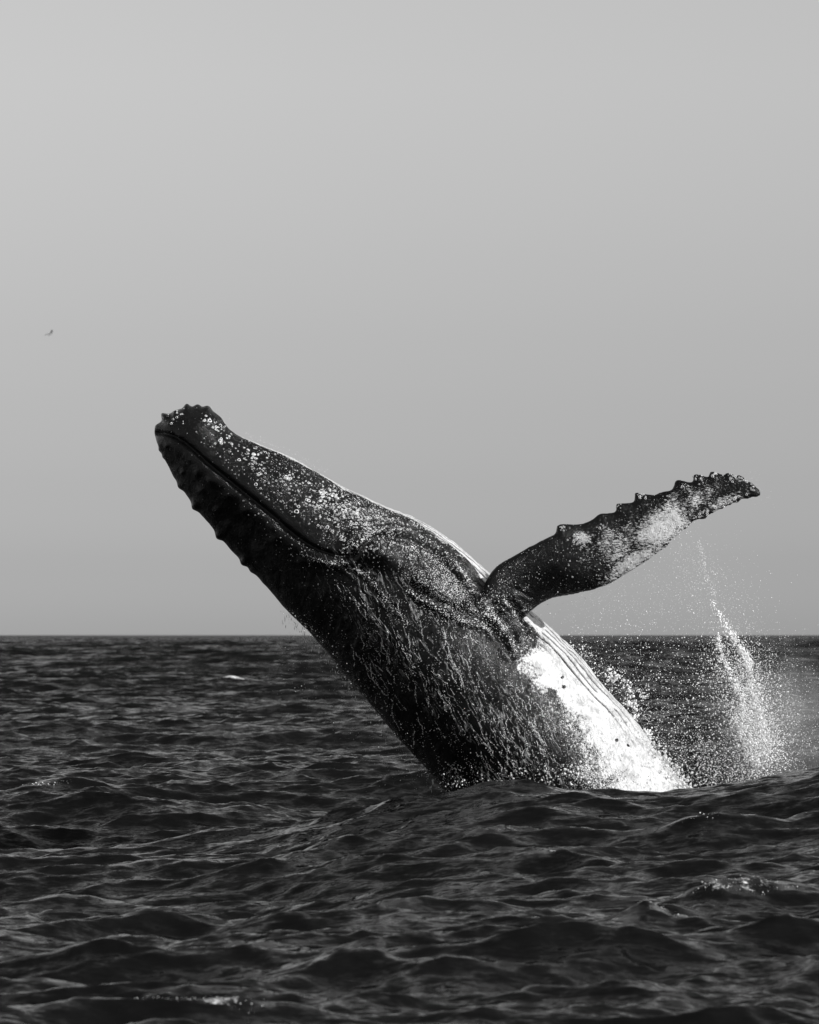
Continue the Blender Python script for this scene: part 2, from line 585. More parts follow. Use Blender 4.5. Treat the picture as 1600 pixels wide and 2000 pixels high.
def build_whale():
    nx, nphi = 320, 200
    x = np.linspace(0, len(BODY) - 1, nx)
    c, a, d = body_sections(x)
    phi = np.linspace(0, 2 * np.pi, nphi, endpoint=False)
    p, q = section_shape(x[:, None], phi[None, :])
    U = c[:, None, 0] + a[:, None, 0] * p
    V = c[:, None, 1] + a[:, None, 1] * p
    Yp = -d[:, None] * q
    pts = np.stack([(U - 800) / S, DIST + Yp / S, CAM_H + (1240 - V) / S], -1).reshape(-1, 3)
    faces = grid_faces(nx, nphi, True)
    capA = np.stack([np.arange(nphi - 2) * 0, np.arange(1, nphi - 1), np.arange(2, nphi)], -1)
    # close the two ends with fans to centre points
    n0 = len(pts)
    ends = np.array([pts[:nphi].mean(0), pts[-nphi:].mean(0)])
    pts = np.concatenate([pts, ends])
    j = np.arange(nphi)
    f1 = np.stack([np.full(nphi, n0), (j + 1) % nphi, j], -1)
    b0 = (nx - 1) * nphi
    f2 = np.stack([np.full(nphi, n0 + 1), b0 + j, b0 + (j + 1) % nphi], -1)
    vl = [pts]
    fl = [f.tolist() for f in (faces,)][0] + f1.tolist() + f2.tolist()

    # flipper: leading edge, trailing edge, thickness (m), depth of leading and trailing edge (m from the whale's plane)
    FL = [
        ((915, 1225), (950, 1285), .55, -0.80, -0.80), ((930, 1182), (984, 1252), .56, -0.97, -0.84), ((944, 1142), (1014, 1218), .50, -1.00, -0.82),
        ((970, 1108), (1046, 1188), .42, -1.00, -0.84), ((1010, 1083), (1075, 1171), .36, -1.00, -0.88), ((1050, 1061), (1105, 1163), .32, -1.00, -0.96),
        ((1085, 1044), (1142, 1155), .29, -1.02, -1.06), ((1125, 1027), (1187, 1142), .27, -1.04, -1.13), ((1165, 1012), (1230, 1119), .25, -1.06, -1.20),
        ((1205, 998), (1268, 1093), .23, -1.08, -1.26), ((1250, 976), (1302, 1063), .21, -1.11, -1.30), ((1300, 962), (1338, 1029), .18, -1.14, -1.32),
        ((1345, 947), (1377, 1006), .15, -1.18, -1.34), ((1385, 934), (1412, 992), .13, -1.22, -1.36), ((1425, 930), (1442, 979), .11, -1.27, -1.38),
        ((1460, 941), (1467, 974), .08, -1.33, -1.40), ((1483, 957), (1487, 968), .04, -1.38, -1.42),
    ]
    fx = np.arange(len(FL))
    ns, nc = 260, 72
    xs = np.linspace(0, len(FL) - 1, ns)
    le = cubic(fx, np.array([f[0] for f in FL], float), xs)
    te = cubic(fx, np.array([f[1] for f in FL], float), xs)
    th = cubic(fx, np.array([f[2] for f in FL]), xs)
    yl = cubic(fx, np.array([f[3] for f in FL]), xs)
    yt = cubic(fx, np.array([f[4] for f in FL]), xs)
    ch = le - te
    chn = ch / np.linalg.norm(ch, axis=1)[:, None]
    bump = np.zeros(ns)
    for (bu, amp, wr, wt) in [(1096, 15, 7, 26), (1174, 7, 12, 22), (1211, 15, 6, 20), (1249, 19, 7, 20), (1292, 3, 10, 16), (1330, 16, 10, 15),
                              (1364, 15, 6, 14), (1394, 11, 6, 14), (1424, 6, 6, 12), (1448, 6, 8, 12), (1470, 4, 6, 6)]:
        du = le[:, 0] - bu
        bump = np.maximum(bump, amp * np.where(du < 0, np.exp(-(du / wr) ** 2), np.exp(-(du / wt) ** 2)))
    tb = np.zeros(ns)
    for bu, amp, wr in [(1300, 3, 9), (1322, 3, 7), (1340, 4, 6), (1375, 7, 9), (1392, 5, 8), (1410, 4, 6), (1424, 4, 6), (1440, 4, 7)]:
        tb += amp * np.exp(-((te[:, 0] - bu) / wr) ** 2)
    ph = np.linspace(0, 2 * np.pi, nc, endpoint=False)
    cx = (1 + np.cos(ph)) / 2                      # 1 at the leading edge, 0 at the trailing edge
    prof = np.sin(ph) * (0.35 + 0.65 * cx) ** 0.8
    lead_w = cx[None, :] ** 5
    trail_w = (1 - cx[None, :]) ** 5
    base = te[:, None, :] + ch[:, None, :] * cx[None, :, None]
    base = base + chn[:, None, :] * (bump[:, None] * lead_w - tb[:, None] * trail_w)[..., None]
    yy = yt[:, None] + (yl - yt)[:, None] * cx[None, :] - th[:, None] * 0.5 * prof[None, :]
    kk = (DIST + yy) / DIST
    fp = np.stack([(base[..., 0] - 800) / S * kk, DIST + yy, CAM_H + (1240 - base[..., 1]) / S * kk], -1).reshape(-1, 3)
    off = n0 + 2
    ff = (grid_faces(ns, nc, True) + off)
    n1 = off + len(fp)
    ends = np.array([fp[:nc].mean(0), fp[-nc:].mean(0)])
    vl += [fp, ends]
    j = np.arange(nc)
    b0 = off + (ns - 1) * nc
    fl += ff[:, ::-1].tolist()
    fl += np.stack([np.full(nc, n1), off + j, off + (j + 1) % nc], -1).tolist()
    fl += np.stack([np.full(nc, n1 + 1), b0 + (j + 1) % nc, b0 + j], -1).tolist()
    me = bpy.data.meshes.new('whale_rough')
    me.from_pydata(np.concatenate(vl).tolist(), [], fl)
    me.update()
    ob = bpy.data.objects.new('whale_rough', me)
    C.objects.link(ob)
    md = ob.modifiers.new('r', 'REMESH')
    md.mode = 'VOXEL'
    md.voxel_size = 0.0185
    dg = bpy.context.evaluated_depsgraph_get()
    em = bpy.data.meshes.new_from_object(ob.evaluated_get(dg))
    bpy.data.objects.remove(ob)
    bpy.data.meshes.remove(me)
    n = len(em.vertices)
    v = np.empty(n * 3, np.float32)
    em.vertices.foreach_get('co', v)
    v = v.reshape(-1, 3).astype(float)
    nl = len(em.loops)
    lv = np.empty(nl, np.int32)
    em.loops.foreach_get('vertex_index', lv)
    faces = lv.reshape(-1, 4)
    ed = np.empty(len(em.edges) * 2, np.int32)
    em.edges.foreach_get('vertices', ed)
    ed = ed.reshape(-1, 2)
    bpy.data.meshes.remove(em)

    deg = np.bincount(ed.ravel(), minlength=n)[:, None]
    def lap(a):
        if a.ndim == 1:
            return lap(a[:, None])[:, 0]
        s = np.zeros_like(a)
        for k in range(a.shape[1]):
            s[:, k] = (np.bincount(ed[:, 0], a[ed[:, 1], k], n) + np.bincount(ed[:, 1], a[ed[:, 0], k], n))
        return s / deg

    # position along and around the body
    def locate(v):
        pu, pv = v[:, 0] * S + 800, 1240 - (v[:, 2] - CAM_H) * S
        g = np.linspace(0, len(BODY) - 1, 120)
        c, a, d = body_sections(g)
        lo = np.zeros(len(v))
        best = np.full(len(v), -1.0)
        prev = None
        for k in range(len(g)):
            cr_ = (pu - c[k, 0]) * a[k, 1] - (pv - c[k, 1]) * a[k, 0]
            if prev is not None:
                m = (prev < 0) & (cr_ >= 0) | (prev > 0) & (cr_ <= 0)
                t = prev / (prev - cr_ + 1e-12)
                m &= best < 0
                best[m] = (g[k - 1] + t * (g[k] - g[k - 1]))[m]
            else:
                first = cr_
            prev = cr_
        best[best < 0] = np.where((np.abs(first) < np.abs(prev))[best < 0], 0.0, len(BODY) - 1.0)
        c, a, d = body_sections(best)
        a2 = (a ** 2).sum(1)
        p = ((pu - c[:, 0]) * a[:, 0] + (pv - c[:, 1]) * a[:, 1]) / a2
        q = -(v[:, 1] - DIST) * S / d
        return best, p, q, pu, pv
    x, p, q, pu, pv = locate(v)
    phi = np.arctan2(q, p)
    sp, sq = section_shape(x, phi)
    F = np.hypot(p, q) / np.maximum(np.hypot(sp, sq), 1e-6)
    flipm = smooth(1.02, 1.10, F) * (x > 8) * (pu > 900)
    # smooth the seam between flipper and body
    seam = np.exp(-((F - 1.0) / 0.03) ** 2) * ((pu > 880) & (pu < 1110) & (pv > 1080) & (pv < 1340) & (v[:, 1] < DIST - 0.2))
    near = lap(flipm)
    for _ in range(26):
        near = lap(near)
    junction = smooth(0.02, 0.25, near) * (1 - smooth(0.75, 0.98, near))
    for _ in range(40):
        v += (lap(v) - v) * (0.9 * junction)[:, None]
    for _ in range(2):
        v += (lap(v) - v) * 0.6

    x, p, q, pu, pv = locate(v)
    phi = np.arctan2(q, p)
    isf = smooth(0.3, 0.7, near)
    body_w = 1 - isf
    disp = np.zeros(n)
    # --- mouth line
    mouth = smooth_line([(300, 846), (322, 849), (348, 858), (378, 880), (412, 911), (452, 944), (492, 977), (532, 1009), (570, 1042), (600, 1064), (632, 1080), (668, 1088), (698, 1084)])
    dm, sm, fm = polyline_dist(pu, pv, mouth)
    wid = 3.2 + 2.2 * np.sin(np.pi * np.clip(fm, 0, 1))
    side_w = smooth(0.25, 0.6, np.abs(q))
    g_m = np.exp(-(dm / wid) ** 2)
    disp -= 0.060 * g_m * side_w * (1 - smooth(0.97, 1.0, fm))
    lip = np.exp(-((dm - 17) / 11) ** 2) * (sm > 0) * side_w
    disp += 0.020 * lip
    disp += 0.008 * np.exp(-((dm - 12) / 8) ** 2) * (sm < 0) * side_w
    disp -= 0.05 * np.exp(-((dm - 52) / 24) ** 2) * (sm > 0) * side_w * np.exp(-((fm - 0.55) / 0.35) ** 2)
    # --- folds round the eye and along the shoulder
    folds = [
        ([(655, 1092), (690, 1082), (712, 1062), (742, 1050), (790, 1053), (840, 1078), (880, 1120), (915, 1165), (948, 1205)], 8, .13, 18, .055),
        ([(700, 1040), (745, 1028), (800, 1032), (850, 1056), (895, 1098), (930, 1140)], 6, .08, 13, .035),
        ([(690, 1010), (745, 1004), (800, 1012), (860, 1040), (910, 1085), (945, 1120)], 5.5, .06, 12, .03),
        ([(640, 1000), (720, 988), (790, 997), (850, 1022)], 5, .04, 10, .022),
        ([(650, 1022), (720, 1012), (780, 1018), (840, 1040)], 5, .04, 10, .022),
        ([(760, 1060), (830, 1088), (890, 1140), (930, 1200), (975, 1245)], 6, .07, 13, .035),
        ([(790, 1140), (850, 1178), (905, 1205), (950, 1222)], 6, .05, 12, .03),
        ([(640, 1090), (690, 1120), (740, 1165), (790, 1200)], 4, .010, 8, .010),
        ([(960, 1190), (990, 1225), (1010, 1265)], 5.5, .05, 11, .028), ([(985, 1165), (1010, 1200), (1030, 1245)], 5.5, .05, 11, .028),
        ([(945, 1215), (975, 1250), (1000, 1290)], 5.5, .05, 11, .028), ([(1000, 1150), (1040, 1172)], 4, .015, 7, .01),
    ]
    for pts, w, dep, w2, ridge in folds:
        dd, ss_, fr = polyline_dist(pu, pv, smooth_line(pts, 50))
        ends_ = smooth(0, .12, fr) * (1 - smooth(.88, 1, fr))
        disp += (-dep * np.exp(-(dd / w) ** 2) + ridge * np.exp(-((dd - w2) / (w2 * .6)) ** 2)) * ends_ * smooth(.2, .5, np.abs(q))
    def blob(u0, v0, ru, rv, ang, h):
        ca, sa = math.cos(R(ang)), math.sin(R(ang))
        du, dv = pu - u0, pv - v0
        e = ((du * ca + dv * sa) / ru) ** 2 + ((-du * sa + dv * ca) / rv) ** 2
        return h * np.exp(-e)
    disp += (blob(742, 1088, 40, 24, 30, .20) + blob(850, 1145, 95, 34, 40, .20) - blob(930, 1150, 26, 60, -45, .06)) * smooth(.1, .4, np.abs(q)) * body_w
    # --- knobs on the snout and chin
    knobs = [(347, 953, 9, .05), (378, 992, 9, .05), (428, 1047, 10, .055), (477, 1098, 9, .05), (489, 1118, 8, .035), (358, 925, 6, .035), (394, 962, 7, .04),
             (425, 1000, 7, .04), (389, 928, 8, .05), (417, 942, 9, .06), (483, 1001, 10, .06), (540, 1032, 10, .06), (543, 1056, 10, .06), (356, 856, 6, .05),
             (324, 816, 6.5, .075), (347, 813, 6.5, .06), (366, 800, 7, .06), (386, 797, 8, .05), (404, 802, 8, .05), (311, 836, 6, .03), (336, 829, 5, .035),
             (312, 878, 5, .03), (317, 893, 5, .03), (450, 973, 8, .045), (330, 872, 5, .03), (445, 1030, 7, .03), (590, 1100, 9, .04), (428, 822, 12, .022),
             (436, 833, 8, .015)]
    for (ku, kv, kr, kh) in knobs:
        rim = kv > 850 and (ku, kv) in [(347, 953), (378, 992), (428, 1047), (477, 1098), (489, 1118)]
        kk_ = kh * (1.15 if kv < 850 else (0.95 if rim else 0.5))
        disp += kk_ * np.exp(-((pu - ku) ** 2 + (pv - kv) ** 2) / kr ** 2)
    # --- throat grooves
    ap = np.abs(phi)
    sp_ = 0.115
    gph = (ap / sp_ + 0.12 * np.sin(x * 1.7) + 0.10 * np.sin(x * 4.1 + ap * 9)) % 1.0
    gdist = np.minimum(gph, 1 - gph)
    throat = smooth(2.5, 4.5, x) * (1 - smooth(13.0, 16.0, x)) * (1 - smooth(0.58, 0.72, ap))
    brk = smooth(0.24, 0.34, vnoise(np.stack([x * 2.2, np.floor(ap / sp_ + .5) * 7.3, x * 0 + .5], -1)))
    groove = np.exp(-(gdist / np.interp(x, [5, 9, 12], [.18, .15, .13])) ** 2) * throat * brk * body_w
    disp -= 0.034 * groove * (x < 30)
    # --- uneven flesh
    pn = v * 1.0
    disp += 0.05 * (vnoise(pn * 1.6 + 3) - .5) + 0.022 * (vnoise(pn * 4.3 + 9) - .5) + 0.008 * (vnoise(pn * 13 + 5) - .5)
    nz = vnoise(np.stack([pu / 9 + pv / 26, pv / 42, q * 6 + 20], -1)) - .5
    disp += 0.014 * nz * body_w * smooth(7, 9, x)
    # normals
    a_, b_, c_, d_ = (v[faces[:, k]] for k in range(4))
    fn = np.cross(c_ - a_, d_ - b_)
    nn = np.zeros_like(v)
    for k in range(3):
        for cidx in range(4):
            nn[:, k] += np.bincount(faces[:, cidx], fn[:, k], n)
    nn /= np.linalg.norm(nn, axis=1)[:, None] + 1e-12
    # make sure normals point outwards
    out = np.stack([v[:, 0], v[:, 1] - DIST, v[:, 2]], -1)
    if (nn[:, 1] * (v[:, 1] - DIST)).sum() < 0:
        nn = -nn
        faces = faces[:, ::-1]
    v = v + nn * disp[:, None]

    # --- masks for pigment and for painted glint and sheen
    white_poly = [(1030, 1190), (1043, 1232), (1048, 1268), (1012, 1288), (1028, 1322), (1062, 1350), (1085, 1378), (1112, 1402), (1132, 1432), (1145, 1470), (1165, 1510),
                  (1195, 1555), (1270, 1640), (1500, 1640), (1400, 1500), (1200, 1250), (1060, 1150)]
    inside = in_poly(pu, pv, white_poly) & (x > 9.5)
    dw, _, _ = polyline_dist(pu, pv, white_poly[:13])
    white = np.where(inside, 0.5 + dw / np.interp(pv, [1300, 1420, 1520], [80, 110, 190]), 0.5 - dw / np.interp(pv, [1300, 1420, 1520], [100, 120, 200]))
    wedge = in_poly(pu, pv, [(1034, 1212), (1046, 1196), (1075, 1205), (1200, 1340), (1100, 1340), (1046, 1262)])
    white = np.clip(white, 0, 1) * np.maximum(body_w, wedge) * (x > 9)
    thr = np.interp(x, [0, 4, 5, 7.5, 8.6, 9.3, 11, 12], [0, .05, .24, .26, .18, .34, .40, .5])
    edge = 1 - smooth(thr - .08, thr + .12, ap + 0.04 * np.sin(x * 5))
    white = np.maximum(white, edge * body_w)
    for (du_, dv_, dr_) in [(1092, 1322, 4), (1072, 1350, 7), (1220, 1452, 4.5), (1196, 1442, 4), (1095, 1340, 4)]:
        white = white - 0.75 * np.exp(-((pu - du_) ** 2 + (pv - dv_) ** 2) / dr_ ** 2)
    white = np.clip(white, 0, 0.95)
    lower = smooth(12.5, 15, x) * (1 - smooth(0.55, 1.1, ap)) * 0.36
    white = np.maximum(white, lower * body_w)
    def blobm(u0, v0, ru, rv, ang):
        return blob(u0, v0, ru, rv, ang, 1.0)
    fl_w = np.maximum.reduce([1.15 * blobm(1285, 1035, 75, 42, -35), 1.05 * blobm(1235, 1095, 85, 20, -36), 0.8 * blobm(1345, 985, 50, 20, -30),
                              0.7 * blobm(1200, 1065, 70, 42, -30), 0.85 * blobm(1400, 985, 45, 12, -20), 1.1 * blobm(1133, 1054, 18, 13, 30),
                              0.4 * blobm(1000, 1200, 60, 40, 30), 0.5 * blobm(1020, 1270, 40, 30, 30)])
    flip_att = np.maximum(fl_w * np.maximum(isf, smooth(940, 1000, pu) * 0.8), 0.08 * isf)  # faint pale base across the flipper stands for its sheen
    speck = np.maximum.reduce([blobm(690, 1005, 90, 50, 35), blobm(860, 1150, 80, 45, 40), 0.7 * blobm(560, 950, 60, 35, 30), 0.6 * blobm(800, 1060, 90, 40, 35),
                               0.7 * blobm(1100, 1420, 120, 60, 50), 0.15 * isf, 0.2 * smooth(1150, 1250, pv)])
    speck = speck * smooth(-0.1, 0.35, p + 0.25)  # pale scars plus painted sparkle of the wet patches
    riv = np.maximum.reduce([smooth(7.6, 9.0, x) * (1 - smooth(0.30, 0.62, p)) * body_w, 0 * p])
    riv = np.clip(riv * smooth(-0.75, -0.25, p), 0, 1) * (1 - blobm(850, 1140, 85, 40, 40))
    w = mesh_from('humpback_whale', v, faces, M_SKIN, True,
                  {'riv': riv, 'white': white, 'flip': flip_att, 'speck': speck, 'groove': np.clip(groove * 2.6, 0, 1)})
    w['label'] = 'dark humpback whale leaping out of the sea with one long flipper raised'
    w['category'] = 'whale'
    bvh = BVHTree.FromPolygons(v.tolist(), faces.tolist())
    return w, bvh

whale, WBVH = build_whale()

def hit(u, v):
    """point of the whale's skin seen at photograph pixel (u, v) and its normal"""
    o = Vector((0, 0, CAM_H))
    d = Vector(((u - 800) / FOC, 1.0, (1240 - v) / FOC)).normalized()
    loc, nrm, idx, dist = WBVH.ray_cast(o, d, 120)
    if loc is None:
        return None, None
    if nrm.dot(d) > 0:
        nrm = -nrm
    return loc, nrm

# ------------------------------------------------------------------ barnacles
def ring_mesh(seg=10):
    """a barnacle: a little volcano with a crater, radius 1, height about 0.7"""
    prof = [(1.0, -0.25), (0.84, 0.36), (0.66, 0.42), (0.50, 0.05), (0.0, -0.10)]
    vs_, fs = [], []
    for r, z in prof[:-1]:
        for k in range(seg):
            a = 2 * math.pi * k / seg
            rr = r * (1 + 0.10 * math.sin(3 * a + r * 4))
            vs_.append((rr * math.cos(a), rr * math.sin(a), z))
    vs_.append((0, 0, prof[-1][1]))
    for i in range(len(prof) - 2):
        for k in range(seg):
            fs.append((i * seg + k, i * seg + (k + 1) % seg, (i + 1) * seg + (k + 1) % seg, (i + 1) * seg + k))
    b = (len(prof) - 2) * seg
    for k in range(seg):
        fs.append((b + k, b + (k + 1) % seg, len(vs_) - 1))
    return vs_, fs

def scatter_barnacles():
    spots = []
    def add(n, u0, v0, su, sv, ang, r0, r1, ok=None):
        ca, sa = math.cos(R(ang)), math.sin(R(ang))
        for _ in range(n):
            a, b = random.gauss(0, su), random.gauss(0, sv)
            u, v = u0 + a * ca - b * sa, v0 + a * sa + b * ca
            if ok is not None and not ok(u, v):
                continue
            spots.append((u, v, r0 + (r1 - r0) * random.random() ** 2.2))
    def clusters(nc, n, u0, v0, su, sv, ang, sp, r0, r1, ok=None):
        ca, sa = math.cos(R(ang)), math.sin(R(ang))
        for _ in range(nc):
            a, b = random.gauss(0, su), random.gauss(0, sv)
            add(random.randint(2, n), u0 + a * ca - b * sa, v0 + a * sa + b * ca, sp * random.uniform(.5, 1.6), sp * .7, ang, r0, r1 * random.uniform(.5, 1.2), ok)
    def jaw(u, v):            # above the mouth line
        return v < 846 + (u - 310) * 0.66 - 6 and u < 960
    clusters(60, 12, 690, 1000, 58, 26, 36, 9, .007, .026, jaw)
    clusters(24, 8, 630, 978, 40, 26, 36, 8, .010, .034, jaw)
    clusters(40, 14, 770, 1030, 80, 20, 35, 9, .004, .016, jaw)
    clusters(16, 5, 545, 925, 45, 22, 35, 10, .010, .040, jaw)
    clusters(12, 6, 490, 888, 30, 12, 35, 8, .008, .034, jaw)
    clusters(8, 6, 400, 832, 26, 9, 25, 6, .010, .036, jaw)
    clusters(4, 4, 345, 822, 14, 7, 20, 5, .010, .032, jaw)
    clusters(14, 8, 700, 1062, 45, 14, 20, 7, .007, .018)
    add(260, 700, 1008, 75, 36, 36, .004, .012, jaw)
    add(60, 560, 1060, 70, 14, 40, .006, .013)
    add(110, 560, 970, 70, 24, 36, .005, .011, jaw)
    add(60, 450, 880, 60, 18, 36, .005, .012, jaw)
    # flipper: clusters on the knobs of its leading edge, the tip and the trailing edge
    for (u, v, n, s) in [(1250, 966, 16, 7), (1208, 990, 5, 3), (1096, 1030, 7, 4), (1364, 934, 16, 6), (1395, 929, 16, 6), (1428, 931, 14, 7), (1450, 938, 12, 7),
                         (1472, 950, 10, 5), (1133, 1054, 30, 9), (1178, 1028, 6, 3), (1376, 1002, 22, 9), (1410, 985, 24, 11), (1440, 970, 18, 10), (1340, 1018, 14, 9),
                         (1290, 1040, 10, 30), (1215, 1105, 12, 22), (1333, 950, 5, 5)]:
        add(n, u, v, s, s * .8, -20, .010, .024)
    add(60, 1180, 1060, 90, 25, -28, .006, .014)
    add(26, 1110, 1420, 60, 20, 50, .008, .018)
    out = []
    for (u, v, r) in spots:
        loc, n = hit(u, v)
        if loc is not None and n.dot(Vector((0, -1, 0))) > 0.05:
            out.append((loc, n, r))
    out.sort(key=lambda s: -s[2])
    vs_, fs = ring_mesh()
    me = bpy.data.meshes.new('barnacle')
    me.from_pydata(vs_, [], fs)
    for p in me.polygons:
        p.use_smooth = True
    me.materials.append(M_BARN)
    hollow = np.array([1.0 if (k >= 30) else 0.0 for k in range(len(vs_))], np.float32)
    me.attributes.new('hollow', 'FLOAT', 'POINT').data.foreach_set('value', hollow)
    for (loc, n, r) in out[:300]:
        o = bpy.data.objects.new('barnacle', me)
        C.objects.link(o)
        o.parent = whale
        o.location = loc
        o.rotation_euler = n.to_track_quat('Z', 'Y').to_euler()
        o.scale = (r, r * random.uniform(.8, 1.0), r * random.uniform(.7, 1.1))
    # the smaller ones, joined
    vb = np.array(vs_)
    V, Fq = [], []
    quads = [f if len(f) == 4 else (f[0], f[1], f[2], f[2]) for f in fs]
    tri = []
    for f in fs:
        tri += [(f[0], f[1], f[2])] + ([(f[0], f[2], f[3])] if len(f) == 4 else [])
    tri = np.array(tri)
    for k, (loc, n, r) in enumerate(out[300:]):
        m = np.array(n.to_track_quat('Z', 'Y').to_matrix())
        V.append((vb * r) @ m.T + np.array(loc))
        Fq.append(tri + k * len(vb))
    o = mesh_from('small_barnacles', np.concatenate(V), np.concatenate(Fq), M_BARN, True, {'hollow': np.tile(hollow, len(V))}, whale)
    o['kind'] = 'stuff'
    return len(out)
scatter_barnacles()

# ------------------------------------------------------------------ water on and round the whale
OCT_V = np.array([(1, 0, 0), (-1, 0, 0), (0, 1, 0), (0, -1, 0), (0, 0, 1), (0, 0, -1)], float)
OCT_F = np.array([(0, 2, 4), (2, 1, 4), (1, 3, 4), (3, 0, 4), (2, 0, 5), (1, 2, 5), (3, 1, 5), (0, 3, 5)])
def _finer(v, f):
    v, out, mid = [tuple(p) for p in v], [], {}
    def m(a, b):
        k = (min(a, b), max(a, b))
        if k not in mid:
            p = (np.array(v[a]) + np.array(v[b]))
            v.append(tuple(p / np.linalg.norm(p)))
            mid[k] = len(v) - 1
        return mid[k]
    for a, b, c in f:
        x, y, z = m(a, b), m(b, c), m(c, a)
        out += [(a, x, z), (x, b, y), (z, y, c), (x, y, z)]
    return np.array(v), np.array(out)
BALL_V, BALL_F = _finer(OCT_V, OCT_F)
def drops_mesh(name, centres, radii, mat, stretch=None, big=0.0085):
    c = np.asarray(centres, float)
    r = np.asarray(radii, float)
    VV, FF, off = [], [], 0
    for sel, bv, bf in ((r <= big, OCT_V, OCT_F), (r > big, BALL_V, BALL_F)):
        n = int(sel.sum())
        if n == 0:
            continue
        sc = np.ones((n, 1, 3)) * r[sel][:, None, None] * (1 + 0.25 * rng.normal(size=(n, 1, 3))).clip(.5, 1.7)
        if stretch is not None:
            sc[:, :, 2] *= stretch[sel][:, None]
        a = rng.random(n) * 2 * np.pi
        V = bv[None] * sc
        ca, sa = np.cos(a)[:, None], np.sin(a)[:, None]
        if stretch is None:
            V = np.stack([V[..., 0] * ca - V[..., 2] * sa, V[..., 1], V[..., 0] * sa + V[..., 2] * ca], -1)
        V = V + c[sel][:, None, :]
        FF.append((bf[None] + (np.arange(n) * len(bv))[:, None, None]).reshape(-1, 3) + off)
        VV.append(V.reshape(-1, 3))
        off += n * len(bv)
    return mesh_from(name, np.concatenate(VV), np.concatenate(FF), mat, True)

def rivulets():
    poly = [(640, 1110), (760, 1160), (900, 1210), (1000, 1300), (1080, 1390), (1150, 1470), (1200, 1535), (900, 1535), (800, 1430), (720, 1330), (650, 1200)]
    cs, rs = [], []
    count = tries = 0
    while count < 230 and tries < 6000:
        tries += 1
        u, v = random.uniform(620, 1200), random.uniform(1090, 1530)
        if not in_poly(np.array(u), np.array(v), poly):
            continue
        if vnoise(np.array([u / 60.0, v / 60.0, 3.3])) < 0.36:
            continue
        count += 1
        ang = R(66 + random.gauss(0, 5))
        w = 0.0
        r0 = random.uniform(.0022, .0050)
        seed = random.random() * 50
        for k in range(random.choice([8, 12, 18, 26, 40, 60])):
            loc, n = hit(u, v)
            if loc is None or n.y > -0.12:
                break
            if vnoise(np.array([k * .16, seed, .5])) > .38:
                for _ in range(3):
                    f = random.random()
                    cs.append((loc.x + random.gauss(0, .003) + .004 * f, loc.y, loc.z - .02 * f))
                    rs.append(r0 * random.uniform(.5, 1.6))
            w = 0.75 * w + random.gauss(0, .26)
            u += 2.6 * math.cos(ang + w)
            v += 2.6 * math.sin(ang + w)
    o = drops_mesh('water_rivulets', cs, rs, M_RIV)
    o['kind'] = 'stuff'
    o['label'] = 'thin streams of water running down the whale flank'
    o['category'] = 'water'
rivulets()

